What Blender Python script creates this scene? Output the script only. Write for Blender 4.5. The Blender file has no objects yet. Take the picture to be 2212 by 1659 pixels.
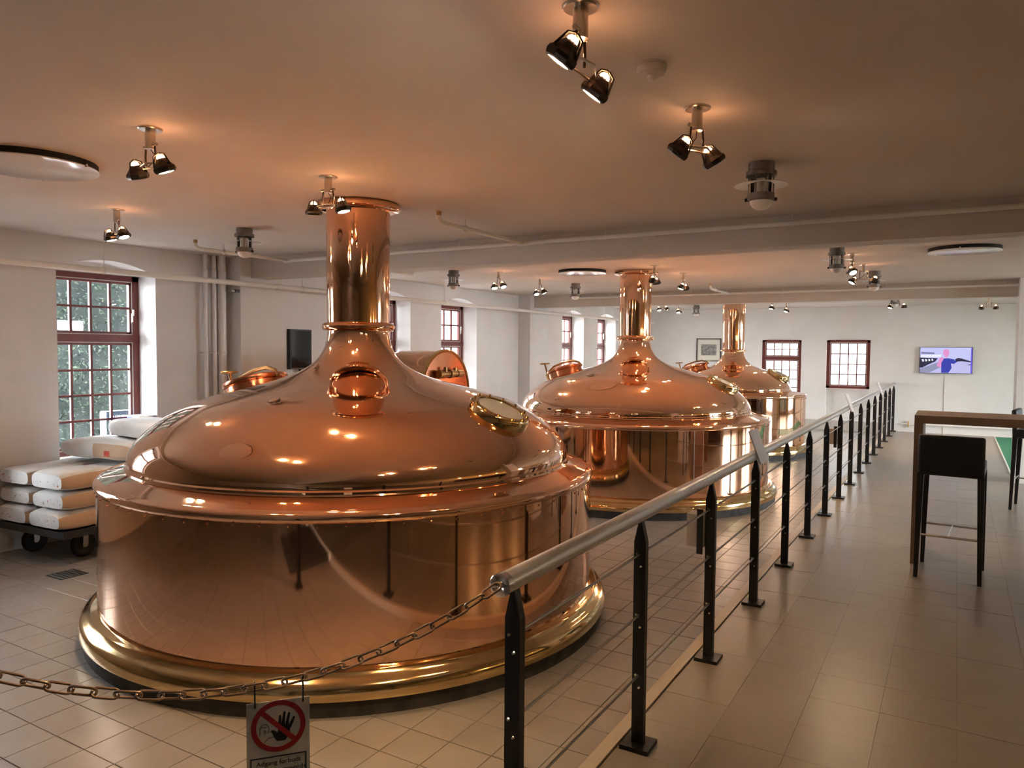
import bpy, bmesh, math, random
from mathutils import Vector, Matrix
random.seed(7)
S = bpy.context.scene
COL = S.collection
PI = math.pi

# ------------------------------------------------------------------ camera
F_PX = 1621.65
FW = Vector((-0.50858, 0.85972, -0.04716)); RT = Vector((0.86047, 0.50944, 0.00752)); UP = Vector((-0.03049, 0.03676, 0.99886))
cam_d = bpy.data.cameras.new('camera'); cam = bpy.data.objects.new('camera', cam_d); COL.objects.link(cam)
cam_d.sensor_width = 36.0; cam_d.lens = F_PX / 2212 * 36.0; cam_d.clip_start = 0.02
cam.matrix_world = Matrix(((RT.x, UP.x, -FW.x, 0), (RT.y, UP.y, -FW.y, 0), (RT.z, UP.z, -FW.z, 1.6271), (0, 0, 0, 1)))
S.camera = cam
# ------------------------------------------------------------------ world, exposure
SKY = 38.0
LAMP_W = 42.0
LEAK_W = 0.55
LENS_E = 260.0
world = bpy.data.worlds.new('sky'); S.world = world; world.use_nodes = True
wn = world.node_tree.nodes; wn['Background'].inputs[0].default_value = (0.93, 0.955, 1.0, 1); wn['Background'].inputs[1].default_value = SKY
S.view_settings.view_transform = 'Standard'; S.view_settings.look = 'None'; S.view_settings.gamma = 1.0
S.view_settings.exposure = 0.0; S.view_settings.use_curve_mapping = False
cy = S.cycles
cy.use_denoising = True
cy.max_bounces = 7; cy.diffuse_bounces = 3; cy.glossy_bounces = 4; cy.transmission_bounces = 2; cy.transparent_max_bounces = 8
cy.use_adaptive_sampling = True; cy.adaptive_threshold = 0.05; cy.adaptive_min_samples = 20
cy.caustics_reflective = True; cy.caustics_refractive = False; cy.blur_glossy = 0.5
cy.sample_clamp_indirect = 60.0

# ------------------------------------------------------------------ materials
MATS = {}
def mat(name, col, rough=0.5, metal=0.0, noise=None, bump=None, spec=0.5, emit=None, coat=0.0, alpha=None, trans=0.0, ani=None):
    m = bpy.data.materials.new(name); m.use_nodes = True; MATS[name] = m
    nt = m.node_tree; b = nt.nodes['Principled BSDF']; L = nt.links
    b.inputs['Base Color'].default_value = (*col, 1); b.inputs['Roughness'].default_value = rough
    b.inputs['Metallic'].default_value = metal; b.inputs['Specular IOR Level'].default_value = spec
    b.inputs['Coat Weight'].default_value = coat; b.inputs['Coat Roughness'].default_value = 0.15
    b.inputs['Transmission Weight'].default_value = trans
    tc = nt.nodes.new('ShaderNodeTexCoord')
    if noise:   # (scale, colour2, amount, detail)
        n = nt.nodes.new('ShaderNodeTexNoise'); n.inputs['Scale'].default_value = noise[0]; n.inputs['Detail'].default_value = noise[3] if len(noise) > 3 else 2
        if 'tile' in name: L.new(nt.nodes.new('ShaderNodeNewGeometry').outputs['Position'], n.inputs['Vector'])
        else: L.new(tc.outputs['Object'], n.inputs['Vector'])
        r = nt.nodes.new('ShaderNodeValToRGB'); r.color_ramp.elements[0].position = 0.35; r.color_ramp.elements[1].position = 0.65
        r.color_ramp.elements[0].color = (*col, 1); c2 = noise[1]; a = noise[2]
        r.color_ramp.elements[1].color = (*[col[i] * (1 - a) + c2[i] * a for i in range(3)], 1)
        L.new(n.outputs['Fac'], r.inputs['Fac']); L.new(r.outputs['Color'], b.inputs['Base Color'])
    if bump:    # (scale, strength, distance)
        n = nt.nodes.new('ShaderNodeTexNoise'); n.inputs['Scale'].default_value = bump[0]; n.inputs['Detail'].default_value = 1.5
        mp = nt.nodes.new('ShaderNodeMapping'); L.new(tc.outputs['Object'], mp.inputs['Vector'])
        if len(bump) > 3: mp.inputs['Scale'].default_value = bump[3]
        L.new(mp.outputs['Vector'], n.inputs['Vector'])
        bp = nt.nodes.new('ShaderNodeBump'); bp.inputs['Strength'].default_value = bump[1]; bp.inputs['Distance'].default_value = bump[2]
        L.new(n.outputs['Fac'], bp.inputs['Height']); L.new(bp.outputs['Normal'], b.inputs['Normal'])
    if emit:
        b.inputs['Emission Color'].default_value = (*emit[:3], 1); b.inputs['Emission Strength'].default_value = emit[3]
    return m
def emitter(name, col, strength, sample=False):
    m = mat(name, (0.8, 0.8, 0.8), 0.5, emit=(*col, strength))
    if not sample: m.cycles.emission_sampling = 'NONE'
    return m
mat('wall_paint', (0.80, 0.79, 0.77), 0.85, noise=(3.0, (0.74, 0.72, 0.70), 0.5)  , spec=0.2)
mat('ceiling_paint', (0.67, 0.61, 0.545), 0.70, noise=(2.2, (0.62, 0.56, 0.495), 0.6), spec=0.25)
mat('pipe_paint', (0.80, 0.77, 0.71), 0.45)
mat('pipe_white', (0.82, 0.82, 0.82), 0.35)
mat('black_paint', (0.012, 0.012, 0.013), 0.42)
mat('steel', (0.62, 0.61, 0.59), 0.30, 1.0, bump=(60, 0.05, 0.001))
mat('chrome', (0.75, 0.73, 0.70), 0.16, 1.0)
mat('cable', (0.30, 0.29, 0.28), 0.38, 1.0)
mat('copper_dome', (0.92, 0.575, 0.385), 0.05, 1.0, noise=(2.5, (0.87, 0.535, 0.36), 0.6), bump=(3.0, 0.05, 0.010))
mat('copper_body', (0.90, 0.54, 0.35), 0.055, 1.0, noise=(2.0, (0.85, 0.50, 0.33), 0.5), bump=(2.4, 0.03, 0.010))
mat('copper_dark', (0.72, 0.30, 0.16), 0.22, 1.0, noise=(6, (0.60, 0.24, 0.12), 0.6))
mat('brass', (0.76, 0.56, 0.29), 0.11, 1.0, noise=(9, (0.62, 0.45, 0.20), 0.5), bump=(6, 0.05, 0.004))
mat('brass_dark', (0.45, 0.30, 0.14), 0.35, 1.0)
mat('plinth', (0.035, 0.033, 0.030), 0.8, noise=(12, (0.09, 0.085, 0.075), 0.6))
mat('tile', (0.31, 0.29, 0.272), 0.34, noise=(5.0, (0.275, 0.257, 0.24), 0.7))
mat('tile_b', (0.297, 0.277, 0.258), 0.36, noise=(5.0, (0.265, 0.247, 0.23), 0.7))
mat('grout', (0.245, 0.228, 0.21), 0.9)
mat('walk_tile', (0.27, 0.235, 0.19), 0.31, noise=(3.0, (0.245, 0.21, 0.17), 0.7))
mat('walk_joint', (0.25, 0.218, 0.176), 0.6)
mat('edge_trim', (0.62, 0.55, 0.45), 0.5)
mat('window_wood', (0.17, 0.035, 0.028), 0.45, noise=(20, (0.12, 0.025, 0.02), 0.6))
mat('window_line', (0.62, 0.60, 0.58), 0.5)
mat('wood', (0.24, 0.135, 0.075), 0.45, noise=(4, (0.18, 0.095, 0.05), 0.8), bump=(30, 0.1, 0.002, (0.1, 1, 1)))
mat('leather', (0.010, 0.010, 0.011), 0.5)
mat('paper', (0.84, 0.84, 0.83), 0.65, noise=(14, (0.74, 0.74, 0.74), 0.5), bump=(9, 0.55, 0.02))
mat('kraft', (0.60, 0.44, 0.31), 0.75, noise=(8, (0.52, 0.37, 0.25), 0.6), bump=(9, 0.4, 0.02))
mat('red_print', (0.55, 0.07, 0.04), 0.7)
mat('grey_print', (0.42, 0.43, 0.46), 0.7)
mat('rubber', (0.02, 0.02, 0.02), 0.7)
mat('cart_metal', (0.05, 0.055, 0.06), 0.5, 0.6)
mat('caster_metal', (0.45, 0.44, 0.42), 0.4, 1.0)
mat('grey_cast', (0.22, 0.20, 0.18), 0.5, 0.4)
mat('disc_white', (0.72, 0.70, 0.66), 0.4)
mat('disc_gloss', (0.74, 0.72, 0.69), 0.12, spec=0.7)
mat('frosted', (0.80, 0.76, 0.70), 0.3, spec=0.6)
mat('white_plastic', (0.78, 0.75, 0.70), 0.4)
mat('lamp_dark', (0.07, 0.055, 0.045), 0.32, 0.8)
mat('lamp_steel', (0.60, 0.52, 0.44), 0.28, 1.0)
mat('recess_dark', (0.02, 0.02, 0.02), 0.8)
mat('sign_white', (0.66, 0.65, 0.60), 0.5)
mat('sign_red', (0.42, 0.02, 0.025), 0.5)
mat('sign_black', (0.012, 0.012, 0.014), 0.5)
mat('sign_grey', (0.20, 0.18, 0.20), 0.5)
mat('green_mat', (0.02, 0.20, 0.10), 0.8, noise=(60, (0.015, 0.15, 0.075), 0.6))
mat('mat_edge', (0.70, 0.68, 0.62), 0.6)
mat('frame_dark', (0.06, 0.04, 0.03), 0.4)
mat('frame_gold', (0.55, 0.40, 0.15), 0.4, 0.6)
mat('mat_board', (0.75, 0.73, 0.64), 0.8)
mat('print_grey', (0.16, 0.155, 0.15), 0.7, noise=(22, (0.42, 0.40, 0.36), 0.8, 6))
mat('dark_glass', (0.008, 0.008, 0.009), 0.06, spec=0.7)
mat('grey_box', (0.50, 0.46, 0.42), 0.5)
mat('acrylic', (0.66, 0.62, 0.62), 0.25)
mat('blue_plastic', (0.03, 0.07, 0.42), 0.4)
mat('leaf', (0.010, 0.019, 0.013), 0.5, noise=(1.5, (0.018, 0.034, 0.018), 0.8))
mat('leaf_pale', (0.035, 0.055, 0.032), 0.5)
mat('hedge_core', (0.006, 0.010, 0.010), 0.9, noise=(4, (0.012, 0.02, 0.014), 0.8))
mat('outdoor_ground', (0.20, 0.20, 0.20), 0.9)
mat('dimming_facade', (0.33, 0.33, 0.32), 0.9)
mat('outdoor_white', (0.85, 0.85, 0.85), 0.5)
mat('outdoor_sign', (0.010, 0.015, 0.024), 0.6, spec=.1)
mat('bar_wall', (0.62, 0.48, 0.22), 0.8, noise=(2, (0.55, 0.42, 0.19), 0.5))
mat('bar_wood', (0.07, 0.035, 0.02), 0.4)
mat('ramp_plate', (0.10, 0.095, 0.09), 0.45, 0.5, bump=(70, 0.4, 0.004))
mat('sight_glass', (0.42, 0.42, 0.41), 0.12, spec=0.8)
emitter('lens', (1.0, 0.78, 0.52), LENS_E)
emitter('bulb', (1.0, 0.52, 0.24), 26.0)
emitter('pendant_bulb', (1.0, 0.72, 0.35), 40.0)
# thin window glass: mostly clear, a weak mirror, no refraction
g = bpy.data.materials.new('glass'); g.use_nodes = True; MATS['glass'] = g; nt = g.node_tree
for n in list(nt.nodes):
    if n.type == 'BSDF_PRINCIPLED': nt.nodes.remove(n)
tr = nt.nodes.new('ShaderNodeBsdfTransparent'); gl = nt.nodes.new('ShaderNodeBsdfGlossy'); gl.inputs['Roughness'].default_value = 0.01
fr = nt.nodes.new('ShaderNodeFresnel'); fr.inputs['IOR'].default_value = 1.45; mx = nt.nodes.new('ShaderNodeMixShader')
nt.links.new(fr.outputs[0], mx.inputs[0]); nt.links.new(tr.outputs[0], mx.inputs[1]); nt.links.new(gl.outputs[0], mx.inputs[2])
tr.inputs[0].default_value = (0.93, 0.96, 0.96, 1)
nt.links.new(mx.outputs[0], [n for n in nt.nodes if n.type == 'OUTPUT_MATERIAL'][0].inputs[0])

# ------------------------------------------------------------------ mesh helpers
class MB:
    def __init__(s): s.v = []; s.f = []; s.m = []; s.cur = 0
    def add(s, vs, fs):
        o = len(s.v); s.v += [tuple(v) for v in vs]; s.f += [tuple(i + o for i in f) for f in fs]; s.m += [s.cur] * len(fs); return s
    def box(s, a, b, M=None):
        x0, y0, z0 = a; x1, y1, z1 = b
        vs = [Vector(v) for v in ((x0,y0,z0),(x1,y0,z0),(x1,y1,z0),(x0,y1,z0),(x0,y0,z1),(x1,y0,z1),(x1,y1,z1),(x0,y1,z1))]
        if M is not None: vs = [M @ v for v in vs]
        return s.add(vs, [(3,2,1,0),(4,5,6,7),(0,1,5,4),(1,2,6,5),(2,3,7,6),(3,0,4,7)])
    def cyl(s, p0, p1, r0, r1=None, n=16, caps=True):
        r1 = r0 if r1 is None else r1; p0 = Vector(p0); p1 = Vector(p1); d = (p1 - p0).normalized()
        a = d.orthogonal().normalized(); b = d.cross(a); vs = []
        for k in range(n):
            t = 2 * PI * k / n; e = a * math.cos(t) + b * math.sin(t); vs += [p0 + e * r0, p1 + e * r1]
        fs = [(2*k, (2*k+2) % (2*n), (2*k+3) % (2*n), 2*k+1) for k in range(n)]
        if caps: fs += [tuple(range(2*n-2, -1, -2)), tuple(range(1, 2*n, 2))]
        return s.add(vs, fs)
    def tube(s, pts, r, n=10, closed=False):
        pts = [Vector(p) for p in pts]; N = len(pts); vs = []; prev = None
        for i, p in enumerate(pts):
            if closed: d = (pts[(i+1) % N] - pts[i-1]).normalized()
            else: d = (pts[min(i+1, N-1)] - pts[max(i-1, 0)]).normalized()
            a = d.orthogonal().normalized() if prev is None else (prev - d * prev.dot(d)).normalized()
            prev = a; b = d.cross(a)
            for k in range(n):
                t = 2 * PI * k / n; vs.append(p + (a * math.cos(t) + b * math.sin(t)) * r)
        fs = []
        for i in range(N if closed else N - 1):
            j = (i + 1) % N
            for k in range(n): fs.append((i*n+k, i*n+(k+1) % n, j*n+(k+1) % n, j*n+k))
        if not closed: fs += [tuple(range(n-1, -1, -1)), tuple((N-1)*n+k for k in range(n))]
        return s.add(vs, fs)
    def lathe(s, prof, n=96, c=(0, 0, 0), M=None, caps=False):
        vs = []; fs = []; P = len(prof)
        for k in range(n):
            t = 2 * PI * k / n
            for r, z in prof:
                v = Vector((c[0] + r * math.cos(t), c[1] + r * math.sin(t), c[2] + z)); vs.append(M @ v if M is not None else v)
        for k in range(n):
            j = (k + 1) % n
            for i in range(P - 1): fs.append((k*P+i, j*P+i, j*P+i+1, k*P+i+1))
        if caps:
            fs.append(tuple(k*P for k in range(n-1, -1, -1))); fs.append(tuple(k*P+P-1 for k in range(n)))
        return s.add(vs, fs)
    def prism(s, poly, e0, e1, M=None):     # poly in (x,y), extruded along z
        n = len(poly); vs = [Vector((x, y, e0)) for x, y in poly] + [Vector((x, y, e1)) for x, y in poly]
        if M is not None: vs = [M @ v for v in vs]
        return s.add(vs, [tuple(range(n-1, -1, -1)), tuple(range(n, 2*n))] + [(k, (k+1) % n, n+(k+1) % n, n+k) for k in range(n)])
    def mesh(s, name, mats, smooth=True, fix=True):
        me = bpy.data.meshes.new(name); me.from_pydata(s.v, [], s.f)
        for m in (mats if isinstance(mats, (list, tuple)) else [mats]): me.materials.append(MATS[m])
        for p, k in zip(me.polygons, s.m): p.material_index = k
        if fix:
            bm = bmesh.new(); bm.from_mesh(me); bmesh.ops.recalc_face_normals(bm, faces=bm.faces); bm.to_mesh(me); bm.free()
        if smooth: me.shade_smooth(); me.set_sharp_from_angle(angle=math.radians(38))
        me.update(); return me
    def build(s, name, mats, parent=None, smooth=True, loc=None, fix=True):
        return put(name, s.mesh(name, mats, smooth, fix), parent, loc)
def put(name, me, parent=None, loc=None):
    o = bpy.data.objects.new(name, me); COL.objects.link(o)
    if parent is not None: o.parent = parent
    if loc is not None: o.location = loc
    return o
def tag(o, label=None, cat=None, group=None, kind=None):
    if label: o['label'] = label
    if cat: o['category'] = cat
    if group: o['group'] = group
    if kind: o['kind'] = kind
    return o
def thing(name, label, cat, loc=(0, 0, 0), rz=0.0, group=None):
    o = bpy.data.objects.new(name, None); COL.objects.link(o); o.location = loc; o.rotation_euler = (0, 0, rz); o.empty_display_size = 0.1
    return tag(o, label, cat, group)
def copy_tree(o, parent=None):
    c = o.copy(); COL.objects.link(c)
    if parent is not None: c.parent = parent
    for ch in o.children: copy_tree(ch, c)
    return c
def struct(o): o['kind'] = 'structure'; return o
def text_mesh(txt, size, align='CENTER'):
    cu = bpy.data.curves.new('lettering', 'FONT'); cu.body = txt; cu.size = size; cu.align_x = align; cu.extrude = 0.0003
    o = bpy.data.objects.new('lettering', cu); COL.objects.link(o)
    dg = bpy.context.evaluated_depsgraph_get(); me = bpy.data.meshes.new_from_object(o.evaluated_get(dg)); bpy.data.objects.remove(o)
    return me

# ------------------------------------------------------------------ room dimensions
XL, YB, ZC, ZF = -6.60, 17.15, 2.55, -0.05       # window wall, far wall, ceiling, sunken floor
XE = -1.18                                        # edge of the raised walkway
XR, YF = 5.0, -5.0
BEAMS = [(5.39, 5.62, 2.34), (11.50, 11.73, 2.34)]

def arc_pts(a0, a1, z, rise, n=14):
    return [(a0 + (a1 - a0) * k / n, z + rise * (1 - (2 * k / n - 1) ** 2)) for k in range(n + 1)]
def wall_with_openings(mb, a_range, z_range, openings, place, thick):
    """wall in (a,z); place(a, z, depth) -> point; openings = (a0,a1,z0,z1,rise)"""
    def slab(poly):
        n = len(poly); vs = [place(a, z, 0) for a, z in poly] + [place(a, z, thick) for a, z in poly]
        mb.add(vs, [tuple(range(n)), tuple(range(2*n-1, n-1, -1))] + [(k, n+k, n+(k+1) % n, (k+1) % n) for k in range(n)])
    a = a_range[0]
    for (o0, o1, z0, z1, rise) in sorted(openings):
        slab([(a, z_range[0]), (o0, z_range[0]), (o0, z_range[1]), (a, z_range[1])])
        slab([(o0, z_range[0]), (o1, z_range[0]), (o1, z0), (o0, z0)])
        slab([(o0, z_range[1])] + arc_pts(o0, o1, z1, rise) + [(o1, z_range[1])])
        a = o1
    slab([(a, z_range[0]), (a_range[1], z_range[0]), (a_range[1], z_range[1]), (a, z_range[1])])

LEFT_WINDOWS = [(1.75, 2.67), (3.54, 4.46), (7.40, 8.35), (9.08, 10.04), (13.06, 14.03), (14.72, 15.70)]
mb = MB()
wall_with_openings(mb, (YF, YB + 0.3), (ZF - 0.1, ZC + 0.2), [(a, b, 0.62, 2.29, 0.10) for a, b in LEFT_WINDOWS], lambda a, z, d: (XL - d, a, z), 0.42)
struct(mb.build('wall_left', 'wall_paint', smooth=False))
mb = MB()
BACK_WINDOWS = [(-3.72, -2.89, 0.55, 1.85), (-2.385, -1.54, 0.84, 1.85)]
wall_with_openings(mb, (XL - 0.4, XR), (ZF - 0.1, ZC + 0.2), [(-3.72, -2.89, 0.55, 1.85, 0.035), (-2.385, -1.54, 0.22, 1.85, 0.035)], lambda a, z, d: (a, YB + d, z), 0.30)
mb.box((-2.385, YB + 0.13, 0.20), (-1.54, YB + 0.30, 0.84))
struct(mb.build('wall_back', 'wall_paint', smooth=False))
RIGHT_WINDOWS = [(8.7, 10.9), (12.1, 14.2), (14.6, 16.8)]
mb = MB()
wall_with_openings(mb, (YF, YB + 0.3), (ZF - 0.1, ZC + 0.2), [(a, b, 0.06, 2.32, 0.0) for a, b in RIGHT_WINDOWS], lambda a, z, d: (XR + d, a, z), 0.30)
struct(mb.build('wall_right', 'bar_wall', smooth=False))
struct(MB().box((XL - 0.4, YF - 0.2, ZF - 0.1), (XR + 0.2, YF, ZC + 0.2)).build('wall_front', 'wall_paint', smooth=False))
# pilasters on the window wall, columns on the walkway side
for k, (y0, y1) in enumerate([(5.256, 5.865), (11.36, 11.97)]):
    struct(MB().box((XL, y0, ZF), (-6.365, y1, ZC)).build('wall_pilaster_%d' % (k + 1), 'wall_paint', smooth=False))
for k, y in enumerate([5.30, 11.19]):
    struct(MB().box((0.65, y, 0), (1.15, y + 0.5, ZC)).build('wall_column_%d' % (k + 1), 'wall_paint', smooth=False))
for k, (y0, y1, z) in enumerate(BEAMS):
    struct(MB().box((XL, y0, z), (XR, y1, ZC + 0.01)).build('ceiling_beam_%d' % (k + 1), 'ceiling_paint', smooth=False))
DISCS = [(-4.03, 2.05, 0.30), (-3.83, 8.08, 0.28), (0.03, 7.82, 0.285)]
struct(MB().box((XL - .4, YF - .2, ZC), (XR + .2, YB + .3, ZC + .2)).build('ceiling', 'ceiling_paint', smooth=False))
for i, (x, y, r) in enumerate(DISCS):
    lab = ['large round ceiling fitting at the upper left edge', 'round ceiling fitting just left of the middle kettle chimney', 'round ceiling fitting above the high table'][i]
    t = thing('ceiling_disc', lab, 'ceiling fitting', (x, y, ZC), group='round ceiling fittings')
    MB().lathe([(r, 0), (r, -0.034)], 64).build('side_band', 'recess_dark', t)
    MB().lathe([(0.0005, -0.036), (r - .004, -0.036), (r + .004, -0.034), (r + .004, -.030)], 64).build('cover_plate', 'disc_gloss', t)
    for a in (.4, 2.5, 4.6): MB().cyl((r * math.cos(a), r * math.sin(a), -.03), (1.03 * r * math.cos(a), 1.03 * r * math.sin(a), -.03), .008, n=8).build('clip', 'chrome', t)

# ------------------------------------------------------------------ floors, laid tile by tile
CAMXY = Vector((0, 0))
def tiled_floor(name, mats, x0, x1, y0, y1, z, pitch, gap, joint, skip):
    base = struct(MB().box((x0, y0, z - 0.08), (x1, y1, z - 0.004)).build(name, joint, smooth=False))
    h = pitch / 2 - gap / 2; e = 0.0012 if gap > .002 else .0005
    mb = MB(); vs = [(-h, -h, -.0055), (h, -h, -.0055), (h, h, -.0055), (-h, h, -.0055), (-h, -h, -e), (h, -h, -e), (h, h, -e), (-h, h, -e)]
    vs += [(-h + e, -h + e, 0), (h - e, -h + e, 0), (h - e, h - e, 0), (-h + e, h - e, 0)]
    mb.add(vs, [(0,1,5,4),(1,2,6,5),(2,3,7,6),(3,0,4,7),(4,5,9,8),(5,6,10,9),(6,7,11,10),(7,4,8,11),(8,9,10,11)])
    protos = [mb.mesh('tile', m, smooth=False) for m in mats]
    cells = []
    nx = math.ceil((x1 - x0) / pitch); ny = math.ceil((y1 - y0) / pitch)
    for i in range(nx):
        for j in range(ny):
            c = ((x0 + (i + .5) * pitch) if x0 > -2 else (x1 - (i + .5) * pitch), y0 + (j + .5) * pitch); cells.append(c)
    def vis(c):
        d = Vector((c[0], c[1], z - 1.627)); zz = d.dot(FW)
        if zz < 0.3: return -1
        px = 1106 + F_PX * d.dot(RT) / zz; py = 829.5 - F_PX * d.dot(UP) / zz
        if not (-60 < px < 2272 and -60 < py < 1720): return -1
        if skip(c): return -1
        return 1 / zz
    cells.sort(key=vis, reverse=True)
    rng = random.Random(3)
    rest = MB()
    for k, c in enumerate(cells):
        if k < 300 and vis(c) > 0:
            o = put('tile', protos[rng.randrange(len(protos))], base, (c[0], c[1], z + rng.uniform(-.0006, .0006)))
        else:
            rest.add([(v[0] + c[0], v[1] + c[1], v[2] + z) for v in vs], [(0,1,5,4),(1,2,6,5),(2,3,7,6),(3,0,4,7),(4,5,9,8),(5,6,10,9),(6,7,11,10),(7,4,8,11),(8,9,10,11)])
    r = rest.build('tile_field', mats[0], base, smooth=False, fix=False); r['kind'] = 'stuff'
    return base
TANKS = [(-3.36, 3.71), (-3.28, 8.39), (-3.20, 12.63)]
under = lambda c: any((c[0] - x) ** 2 + (c[1] - y) ** 2 < (1.45 if k < 2 else 1.0) ** 2 for k, (x, y) in enumerate(TANKS))
tiled_floor('floor', ['tile', 'tile_b'], XL, XE, YF, YB, ZF, 0.21, 0.004, 'grout', under)
tiled_floor('floor_walkway', ['walk_tile'], XE + 0.03, XR, 0.4, YB, 0.0, 0.30, 0.0012, 'walk_joint', lambda c: c[0] > 1.6)
struct(MB().box((XE + 0.03, YF, -0.09), (XR, 0.4, 0.0)).build('floor_entrance', 'walk_joint', smooth=False))
struct(MB().box((XE - 0.035, 0.4, ZF), (XE + 0.022, YB, 0.004)).build('trim_1', 'edge_trim', smooth=False))
struct(MB().box((XE + 0.022, 0.4, ZF), (XE + 0.03, YB, -0.012)).build('trim_2', 'black_paint', smooth=False))
struct(MB().box((-4.2, YB - 0.02, ZF), (-1.25, YB - 0.001, 0.16)).build('baseboard_back', 'grey_box', smooth=False))
struct(MB().prism([(0, -.05), (0, 0), (.9, -.045), (.9, -.05)], -.6, .6, Matrix(((-1, 0, 0, XE), (0, 0, 1, -0.3), (0, 1, 0, 0), (0, 0, 0, 1)))).build('floor_ramp', 'ramp_plate', smooth=False))
d = thing('floor_drain', 'small square floor drain grate left of the front kettle', 'drain', (-5.556, 3.015, ZF))
MB().box((-.10, -.10, -.002), (.10, .10, .003)).build('grate_frame', 'cart_metal', d, smooth=False)
for k in range(6): MB().box((-.085, -.083 + k * .03, .003), (.085, -.07 + k * .03, .006)).build('grate_bar', 'caster_metal', d, smooth=False)

# ------------------------------------------------------------------ windows
PANE_CACHE = {}
def window(idx, place, a0, a1, z0, z1, cols, rows_up, rows_low, transom, d_frame):
    """place(a,z,depth); rows_up rows above the transom, rows_low below"""
    def bx(mb, aa, ab, za, zb, da, db):
        P = [place(a, z, d) for d in (da, db) for a, z in ((aa, za), (ab, za), (ab, zb), (aa, zb))]
        mb.add(P, [(0,1,2,3),(7,6,5,4),(0,4,5,1),(1,5,6,2),(2,6,7,3),(3,7,4,0)])
    D = d_frame; fw_ = 0.062
    mb = MB()
    bx(mb, a0, a0 + fw_, z0, z1, D, D + .07); bx(mb, a1 - fw_, a1, z0, z1, D, D + .07)
    bx(mb, a0, a1, z1 - .05, z1, D, D + .07); bx(mb, a0, a1, z0, z0 + .05, D, D + .07)
    if transom: bx(mb, a0, a1, transom - .035, transom + .035, D - .006, D + .07)
    fo = struct(mb.build('window_%d' % idx, 'window_wood', smooth=False))
    infill = MB(); bx(infill, a0, a1, z1, z1 + .12, D + .01, D + .06); infill.build('lintel_panel', 'wall_paint', fo, smooth=False)
    areas = [(transom + .035, z1 - .05, rows_up), (z0 + .05, transom - .035, rows_low)] if transom else [(z0 + .05, z1 - .05, rows_up)]
    b0, b1 = a0 + fw_, a1 - fw_
    for (za, zb, nr) in areas:
        sm = MB(); sw = .028
        bx(sm, b0, b0 + sw, za, zb, D + .012, D + .05); bx(sm, b1 - sw, b1, za, zb, D + .012, D + .05)
        bx(sm, b0, b1, za, za + sw, D + .012, D + .05); bx(sm, b0, b1, zb - sw, zb, D + .012, D + .05)
        sash = sm.build('sash', 'window_wood', fo, smooth=False)
        ln = MB()
        bx(ln, b0, b0 + .008, za, zb, D + .004, D + .012); bx(ln, b1 - .008, b1, za, zb, D + .004, D + .012)
        bx(ln, b0, b1, za, za + .008, D + .004, D + .012); bx(ln, b0, b1, zb - .008, zb, D + .004, D + .012)
        ln.build('sash_edge', 'window_line', sash, smooth=False)
        c0, c1, r0, r1 = b0 + sw, b1 - sw, za + sw, zb - sw; pw = (c1 - c0) / cols; ph = (r1 - r0) / nr
        for k in range(1, cols):
            m_ = MB(); bx(m_, c0 + k * pw - .011, c0 + k * pw + .011, r0, r1, D + .018, D + .044); m_.build('glazing_bar', 'window_wood', sash, smooth=False)
        for k in range(1, nr):
            m_ = MB(); bx(m_, c0, c1, r0 + k * ph - .010, r0 + k * ph + .010, D + .020, D + .042); m_.build('glazing_bar', 'window_wood', sash, smooth=False)
        key = (round(pw, 4), round(ph, 4), place(0, 0, 0)[0] < -1, place(0, 0, 0)[0] > 1)
        for i in range(cols):
            for j in range(nr):
                ca, cz = c0 + (i + .5) * pw, r0 + (j + .5) * ph
                o_ = Vector(place(ca, cz, D + .032))
                if key not in PANE_CACHE:
                    pm = MB(); pts = [Vector(place(ca + sa * pw / 2, cz + sz * ph / 2, D + .032)) - o_ for sa, sz in ((-1, -1), (1, -1), (1, 1), (-1, 1))]
                    pm.add(pts, [(0, 1, 2, 3)]); PANE_CACHE[key] = pm.mesh('pane', 'glass', smooth=False, fix=False)
                put('pane', PANE_CACHE[key], sash, o_)
    # espagnolette latch
    lt = MB(); zl = (transom + .25) if transom else (z0 + z1) / 2
    bx(lt, b1 - .012, b1 + .010, zl - .03, zl + .03, D - .012, D + .004); bx(lt, b1 - .02, b1 - .008, zl - .09, zl - .01, D - .02, D - .010)
    lt.build('latch', 'chrome', fo, smooth=False)
    # portal that tells the renderer where daylight enters
    pl = bpy.data.lights.new('daylight_portal', 'AREA'); pl.shape = 'RECTANGLE'; pl.size = a1 - a0; pl.size_y = z1 - z0
    po = bpy.data.objects.new('daylight_portal', pl); COL.objects.link(po); pl.cycles.is_portal = True
    ctr = Vector(place((a0 + a1) / 2, (z0 + z1) / 2, D + .12)); inward = (Vector(place(0, 0, 0)) - Vector(place(0, 0, 1))).normalized()
    po.location = ctr; po.rotation_euler = inward.to_track_quat('-Z', 'Y').to_euler()
PL = lambda a, z, d: (XL - d, a, z)
PB = lambda a, z, d: (a, YB + d, z)
for i, (a, b) in enumerate(LEFT_WINDOWS):
    window(i + 1, PL, a, b, 0.62, 2.29, 4, 2, 4, 1.695, 0.27)
    struct(MB().box((XL - 0.27, a, 0.60), (XL + 0.03, b, 0.628)).build('window_sill_%d' % (i + 1), 'disc_white', smooth=False))
    struct(MB().box((XL - 0.60, a - .05, 0.58), (XL - 0.35, b + .05, 0.64)).build('window_ledge_%d' % (i + 1), 'outdoor_white', smooth=False))
for i, (a, b) in enumerate(RIGHT_WINDOWS): window(9 + i, lambda a_, z, d: (XR + d, a_, z), a, b, 0.06, 2.32, 3, 1, 2, 1.75, 0.10)
window(7, PB, -3.72, -2.89, 0.55, 1.86, 4, 2, 4, 1.46, 0.05)
window(8, PB, -2.385, -1.54, 0.84, 1.86, 4, 4, 0, None, 0.05)

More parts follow.
